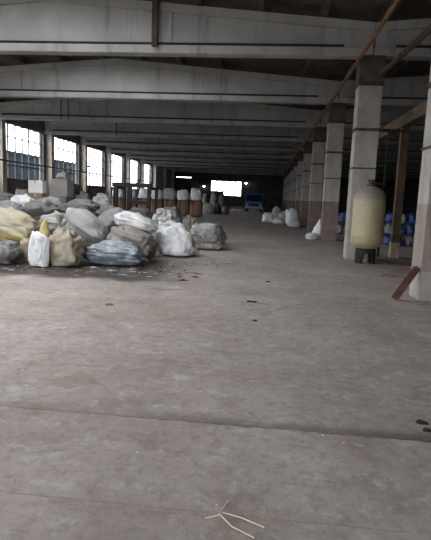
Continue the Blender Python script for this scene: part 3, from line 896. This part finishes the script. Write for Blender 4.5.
for sx in (-1, 1):
    bm = new_bm(); rodm(bm, (sx * 0.72, -0.04, 0.78), (sx * 0.72, 0.02, 0.78), 0.11, 16); obj('headlight', bm, M['chrome'], TR)
    bm = new_bm(); box(bm, sx * 1.06 - 0.05, sx * 1.06 + 0.05, 0.2, 0.26, 1.35, 1.65); rodm(bm, (sx * 0.97, 0.25, 1.35), (sx * 1.06, 0.23, 1.4), 0.015, 6); obj('mirror', bm, M['black'], TR)
    for y in (0.75, 3.9):
        bm = new_bm(); rodm(bm, (sx * 0.70, y, 0.4), (sx * 0.95, y, 0.4), 0.4, 24); wh = obj('wheel', bm, M['black'], TR, bevel=0.03)
        bm = new_bm(); rodm(bm, (sx * 0.94, y, 0.4), (sx * 0.96, y, 0.4), 0.2, 16); obj('hub', bm, M['hopper'], wh)
bm = new_bm(); box(bm, -1.0, 1.0, 2.05, 5.4, 0.75, 0.85); box(bm, -1.0, -0.96, 2.05, 5.4, 0.85, 1.4); box(bm, 0.96, 1.0, 2.05, 5.4, 0.85, 1.4)
box(bm, -1.0, 1.0, 2.05, 2.1, 0.85, 1.4); box(bm, -1.0, 1.0, 5.36, 5.4, 0.85, 1.4); obj('load_bed', bm, M['blue'], TR)
bm = new_bm(); box(bm, -0.4, 0.4, 0.1, 5.3, 0.5, 0.75); obj('chassis', bm, M['black'], TR)
pc = at(270, 205, 62.8)
for k, (dx, z, lab) in enumerate(((0, 0, 'brown crate on the floor right of the blue truck'), (0.05, 0.62, 'brown crate stacked on the crate right of the truck'))):
    bm = new_bm(); box(bm, -0.7, 0.7, -0.4, 0.4, 0, 0.6)
    for q in range(4): box(bm, -0.72, 0.72, -0.42, -0.4, 0.04 + q * 0.15, 0.14 + q * 0.15)
    tag(obj('crate', bm, M['timber'], loc=(pc.x + dx, 62.8, z)), lab, 'crate')

# ------------------------------------------------------------------ lamps at the far end
for k, (px, py, lab) in enumerate(((204, 186, 'small lit wall lamp left of the far window'), (246, 183, 'small lit wall lamp right of the far window'))):
    p = at(px, py, FAR - 0.3)
    t = thing('wall_lamp', lab, 'lamp', (p.x, FAR - 0.01, p.z), 0, 'lamps on the far wall')
    bm = new_bm(); rodm(bm, (0, 0, 0.15), (0, -0.35, 0.15), 0.03, 8); obj('bracket', bm, M['darksteel'], t)
    bm = new_bm(); lathe(bm, [(0.05, 0.16), (0.2, 0.06), (0.22, 0.05)][::-1], 20, 0, -0.35); obj('lamp_shade', bm, M['hopper'], t, smooth=True)
    bm = new_bm(); bmesh.ops.create_uvsphere(bm, u_segments=16, v_segments=10, radius=0.15, matrix=Matrix.Translation((0, -0.35, -0.02))); obj('bulb', bm, M['glow'], t, smooth=True)
p = at(184, 177.5, 61.1)
t = thing('strip_light', 'lit strip light hanging under the far roof beams', 'lamp', (p.x, 61.1, p.z))
bm = new_bm(); box(bm, -0.95, 0.95, -0.08, 0.08, 0.05, 0.12); obj('housing', bm, M['hopper'], t)
bm = new_bm(); rodm(bm, (-0.9, 0, 0.02), (0.9, 0, 0.02), 0.03, 10); obj('tube', bm, M['glow'], t)
for x in (-0.7, 0.7):
    bm = new_bm(); rodm(bm, (x, 0, 0.12), (x, 0, HB - p.z), 0.012, 6); obj('suspension_rod', bm, M['darkline'], t)

# ------------------------------------------------------------------ white sacks by the columns
WG = 'white sacks beside the row of columns'
bag('big_bag', 'white bucket-shaped big bag standing apart in the aisle', 's_white', 262, 274, 212, 32.4, 0.75, cat='big bag', group=WG, style='big', taper=0.2, crease=0.6, nu=28, nv=20)
bag('woven_sack', 'greyish sack behind the bucket-shaped big bag', 's_rag', 272, 283, 206, 34.2, 0.7, group=WG, nu=24, nv=18)
bag('woven_sack', 'grey-white sack in the middle of the cluster by the columns', 's_rag', 277, 290, 211, 31.5, 0.7, group=WG, nu=24, nv=18)
bag('woven_sack', 'low white sack at the front of the cluster by the columns', 's_white', 272, 285, 218, 30.2, 0.7, group=WG, nu=24, nv=18)
bag('woven_sack', 'tall white sack leaning right in the cluster by the columns', 's_white', 285, 300, 208, 28.4, 0.7, group=WG, nu=28, nv=20, ax=-0.35, crease=1.3)
bag('woven_sack', 'low white sack at the right end of the column cluster', 's_pale', 289, 301, 219, 27.4, 0.6, group=WG, nu=24, nv=18)
bag('woven_sack', 'white sack propped against the column next beyond the tank column', 's_white', 312, 325, 218, 19.5, 0.4, group=WG, ax=0.5, taper=0.5, crease=1.2)
bag('plastic_sack', 'small white sack lying before the propped white sack', 's_pale', 305, 318, 232, 19.0, 0.4, group=WG, crease=1.3)

# ------------------------------------------------------------------ blue bags in the right aisle
RG = 'blue and pale bags piled in the right aisle'
cols_ = ['leftmost', 'second from the left', 'middle one', 'second from the right', 'rightmost']
tier = ['bottom tier', 'second tier', 'top tier']
mats_ = [['s_bluebag', 's_bluebag', 's_mesh', 's_bluebag', 's_bluebag'], ['s_mesh', 's_bluebag', 's_bluebag', 's_pale', 's_bluebag'], ['s_bluebag', 's_pale', 's_bluebag', 's_deep', 's_bluebag']]
cn = {'s_bluebag': 'blue', 's_mesh': 'grey', 's_pale': 'pale', 's_deep': 'dark'}
for t_ in range(3):
    for c_ in range(5):
        x0 = 383 + c_ * 10.5 + t_ * 1.5; m = mats_[t_][c_]
        Y = 18.0 + 0.12 * t_
        bag('plastic_bag', '%s bag, %s in the %s of the right-aisle pile' % (cn[m], cols_[c_], tier[t_]), m, x0, x0 + 9.0, 240 - 10.6 * (t_ + 1) + 1.5 * ((c_ * 7 + t_) % 3 - 1) * 0.6, Y, 0.6,
            z0=0.385 * t_, hh=0.385 - 0.03 * ((c_ + t_) % 2) * (t_ == 2), group=RG, cat='bag', crease=1.2, nu=28, nv=20)
for a, b, y, Y, z0, m, lab in ((334, 343, 221, 23.0, 0, 's_grey', 'grey bag seen between the two columns beyond the tank'),
                          (343.8, 353, 220, 23.2, 0, 's_pale', 'pale bag seen just left of the tank column'),
                          (338, 349, 209, 23.1, 0.52, 's_bluebag', 'blue bag on top, seen just left of the tank column')):
    bag('plastic_bag', lab, m, a, b, y, Y, 0.7, z0=z0, hh=0.5, group=RG, cat='bag', crease=1.4, nu=28, nv=20)

# ------------------------------------------------------------------ bits on the floor
v = Vector((0.17, -0.09, 0.42))
a = Vector((1.97, 7.62, 0.0)); b = Vector((2.285, 7.72, 0.47))
bm = new_bm()
dv = (b - a).normalized(); sx = dv.cross(Vector((0, 1, 0))).normalized(); sy2 = dv.cross(sx)
def obar(bm, a, b, w, h):
    vs = []
    for p in (a, b):
        for q in ((-w, -h), (w, -h), (w, h), (-w, h)):
            vs.append(bm.verts.new(p + sx * q[0] + sy2 * q[1]))
    for f in ((0, 1, 2, 3), (7, 6, 5, 4), (0, 4, 5, 1), (1, 5, 6, 2), (2, 6, 7, 3), (3, 7, 4, 0)): bm.faces.new([vs[k] for k in f])
obar(bm, a, b, 0.01, 0.045); obar(bm, a + sy2 * 0.045, b + sy2 * 0.045, 0.04, 0.008); obar(bm, a - sy2 * 0.045, b - sy2 * 0.045, 0.04, 0.008)
for v_ in bm.verts: v_.co.z = max(0.004, v_.co.z + 0.03)
tag(obj('steel_beam', bm, M['rust']), 'short rusty steel beam leaning on the foot of the nearest column', 'beam')
for k, (x0, y0, x1, y1, z, lab) in enumerate(((2.55, 11.55, 3.9, 11.2, 0, 'longest brown plank on the floor right of the yellow tank'), (2.7, 10.95, 3.5, 10.6, 0, 'front brown plank on the floor right of the yellow tank'),
                                              (3.1, 12.1, 4.1, 12.3, 0, 'rear plank on the floor by the timber post'), (2.35, 10.2, 2.9, 10.05, 0, 'short brown plank nearest the camera, beyond the rusty beam'))):
    bm = new_bm(); L = math.hypot(x1 - x0, y1 - y0); box(bm, 0, L, -0.06, 0.06, 0.0, 0.035)
    o = obj('plank', bm, M['timber'], loc=(x0, y0, z), bevel=0.004); o.rotation_euler.z = math.atan2(y1 - y0, x1 - x0)
    tag(o, lab, 'plank', 'planks on the floor by the tank')


def chip_bm(r, seed, h=0.012, el=1.0, n=11):
    rnd = random.Random(seed); bm = new_bm(); t_, b_ = [], []
    for i in range(n):
        a_ = 2 * math.pi * i / n; q = r * rnd.uniform(0.55, 1.1)
        x_, y_ = q * math.cos(a_) * el, q * math.sin(a_)
        b_.append(bm.verts.new((x_, y_, 0))); t_.append(bm.verts.new((x_ * 0.85, y_ * 0.85, h * rnd.uniform(0.6, 1.3))))
    for i in range(n): bm.faces.new((b_[i], b_[(i + 1) % n], t_[(i + 1) % n], t_[i]))
    c_ = bm.verts.new((0, 0, h * 1.4))
    for i in range(n): bm.faces.new((t_[i], t_[(i + 1) % n], c_))
    bm.faces.new(b_[::-1]); return bm


def gnd(px, py):
    v_ = ray(px, py); return Vector((0, 0, HC)) - v_ * (HC / v_.z)


for px, py, r, el, m, rz, nm, lab, cat in (
        (421, 423, 0.038, 1.3, 'black', -0.6, 'dry_leaf', 'larger of two black scraps by the right edge on the joint', 'scrap'),
        (427, 431, 0.024, 1.5, 'black', -0.1, 'dry_leaf', 'smaller of two black scraps at the right edge', 'scrap'),
        (255, 321, 0.03, 1.5, 'black', 0.1, 'rubber_scrap', 'black scrap on the floor in mid-aisle, nearest of three', 'scrap'),
        (257, 302, 0.0, 1.0, 'black', 0, '', '', ''),
        (247, 302, 0.0, 1.0, 'black', 0, '', '', ''),
        (252, 321, 0.0, 1.0, 'black', 0, '', '', ''),
        (268, 282, 0.035, 1.3, 'black', 0.2, 'rubber_scrap', 'small black scrap in mid-aisle, farthest of three', 'scrap'),
        (252, 302, 0.05, 1.6, 'black', 0.1, 'rubber_scrap', 'flat black scrap in mid-aisle, middle one of three', 'scrap'),
        (109, 305, 0.04, 1.8, 'debris', 0.4, 'debris_scrap', 'brown scrap on the floor in front of the blue-grey sack', 'scrap')):
    if r == 0.0: continue
    p = gnd(px, py); o = obj(nm, chip_bm(r, px, 0.012, el), M[m], loc=(p.x, p.y, 0.001)); o.rotation_euler.z = rz
    tag(o, lab, cat)

# straws
for k, (pts, lab) in enumerate(((((219, 516), (205, 519)), 'short pale straw pointing left at the crossing of the straws'), (((219, 515), (228, 502)), 'short pale straw pointing up from the crossing'),
                                (((222, 514), (240, 519), (264, 529)), 'long straw pointing right from the crossing'), (((219, 516), (232, 529), (254, 540)), 'long straw running down to the photo bottom edge'))):
    bm = new_bm(); P = [gnd(*q) for q in pts]
    for a_, b_ in zip(P, P[1:]): rodm(bm, (a_.x, a_.y, 0.005 + 0.002 * k), (b_.x, b_.y, 0.004 + 0.002 * k), 0.0021, 6)
    tag(obj('straw', bm, M['straw']), lab, 'straw', 'straws on the floor')

# litter strewn along the foot of the pile (uncountable crumbs)
bm = new_bm(); rnd = random.Random(3)
for k in range(420):
    x_ = rnd.uniform(-6.5, -0.9); y_ = 8.75 + abs(rnd.gauss(0, 0.35)) - 0.35 + max(0, (x_ + 3.6)) * 1.0 * rnd.uniform(0.6, 1.1)
    r = rnd.uniform(0.006, 0.028); a_ = rnd.uniform(0, 3.1)
    vs = [bm.verts.new((x_ + r * rnd.uniform(0.6, 1.4) * math.cos(a_ + q * 1.57), y_ + r * rnd.uniform(0.6, 1.4) * math.sin(a_ + q * 1.57), 0.001)) for q in range(4)]
    tp_ = bm.verts.new((x_, y_, r * 0.5))
    mi = rnd.choice((0, 0, 1, 2))
    for q in range(4):
        f = bm.faces.new((vs[q], vs[(q + 1) % 4], tp_)); f.material_index = mi
for k in range(46):                                  # torn film and cardboard shreds among it
    x_ = rnd.uniform(-3.3, -1.1); y_ = rnd.gauss(8.95, 0.30)
    L, W, a_ = rnd.uniform(0.03, 0.12), rnd.uniform(0.012, 0.04), rnd.uniform(-0.5, 0.5)
    u_, w_ = Vector((math.cos(a_), math.sin(a_), 0)), Vector((-math.sin(a_), math.cos(a_), 0))
    c_ = Vector((x_, y_, 0.001)); vs = [bm.verts.new(c_ + u_ * L * p_[0] * rnd.uniform(0.7, 1.2) + w_ * W * p_[1] * rnd.uniform(0.6, 1.3)) for p_ in ((-1, -0.6), (0.2, -1), (1, 0.1), (0.1, 1), (-0.8, 0.7))]
    tp_ = bm.verts.new(c_ + Vector((0, 0, rnd.uniform(0.008, 0.03)))); mi = rnd.choice((0, 0, 0, 2, 1))
    for q in range(5):
        f = bm.faces.new((vs[q], vs[(q + 1) % 5], tp_)); f.material_index = mi
o = obj('litter', bm, [M['debris'], M['s_rag'], M['black']]); tag(o, 'crumbs of litter strewn along the foot of the sack pile', 'litter', kind='stuff')
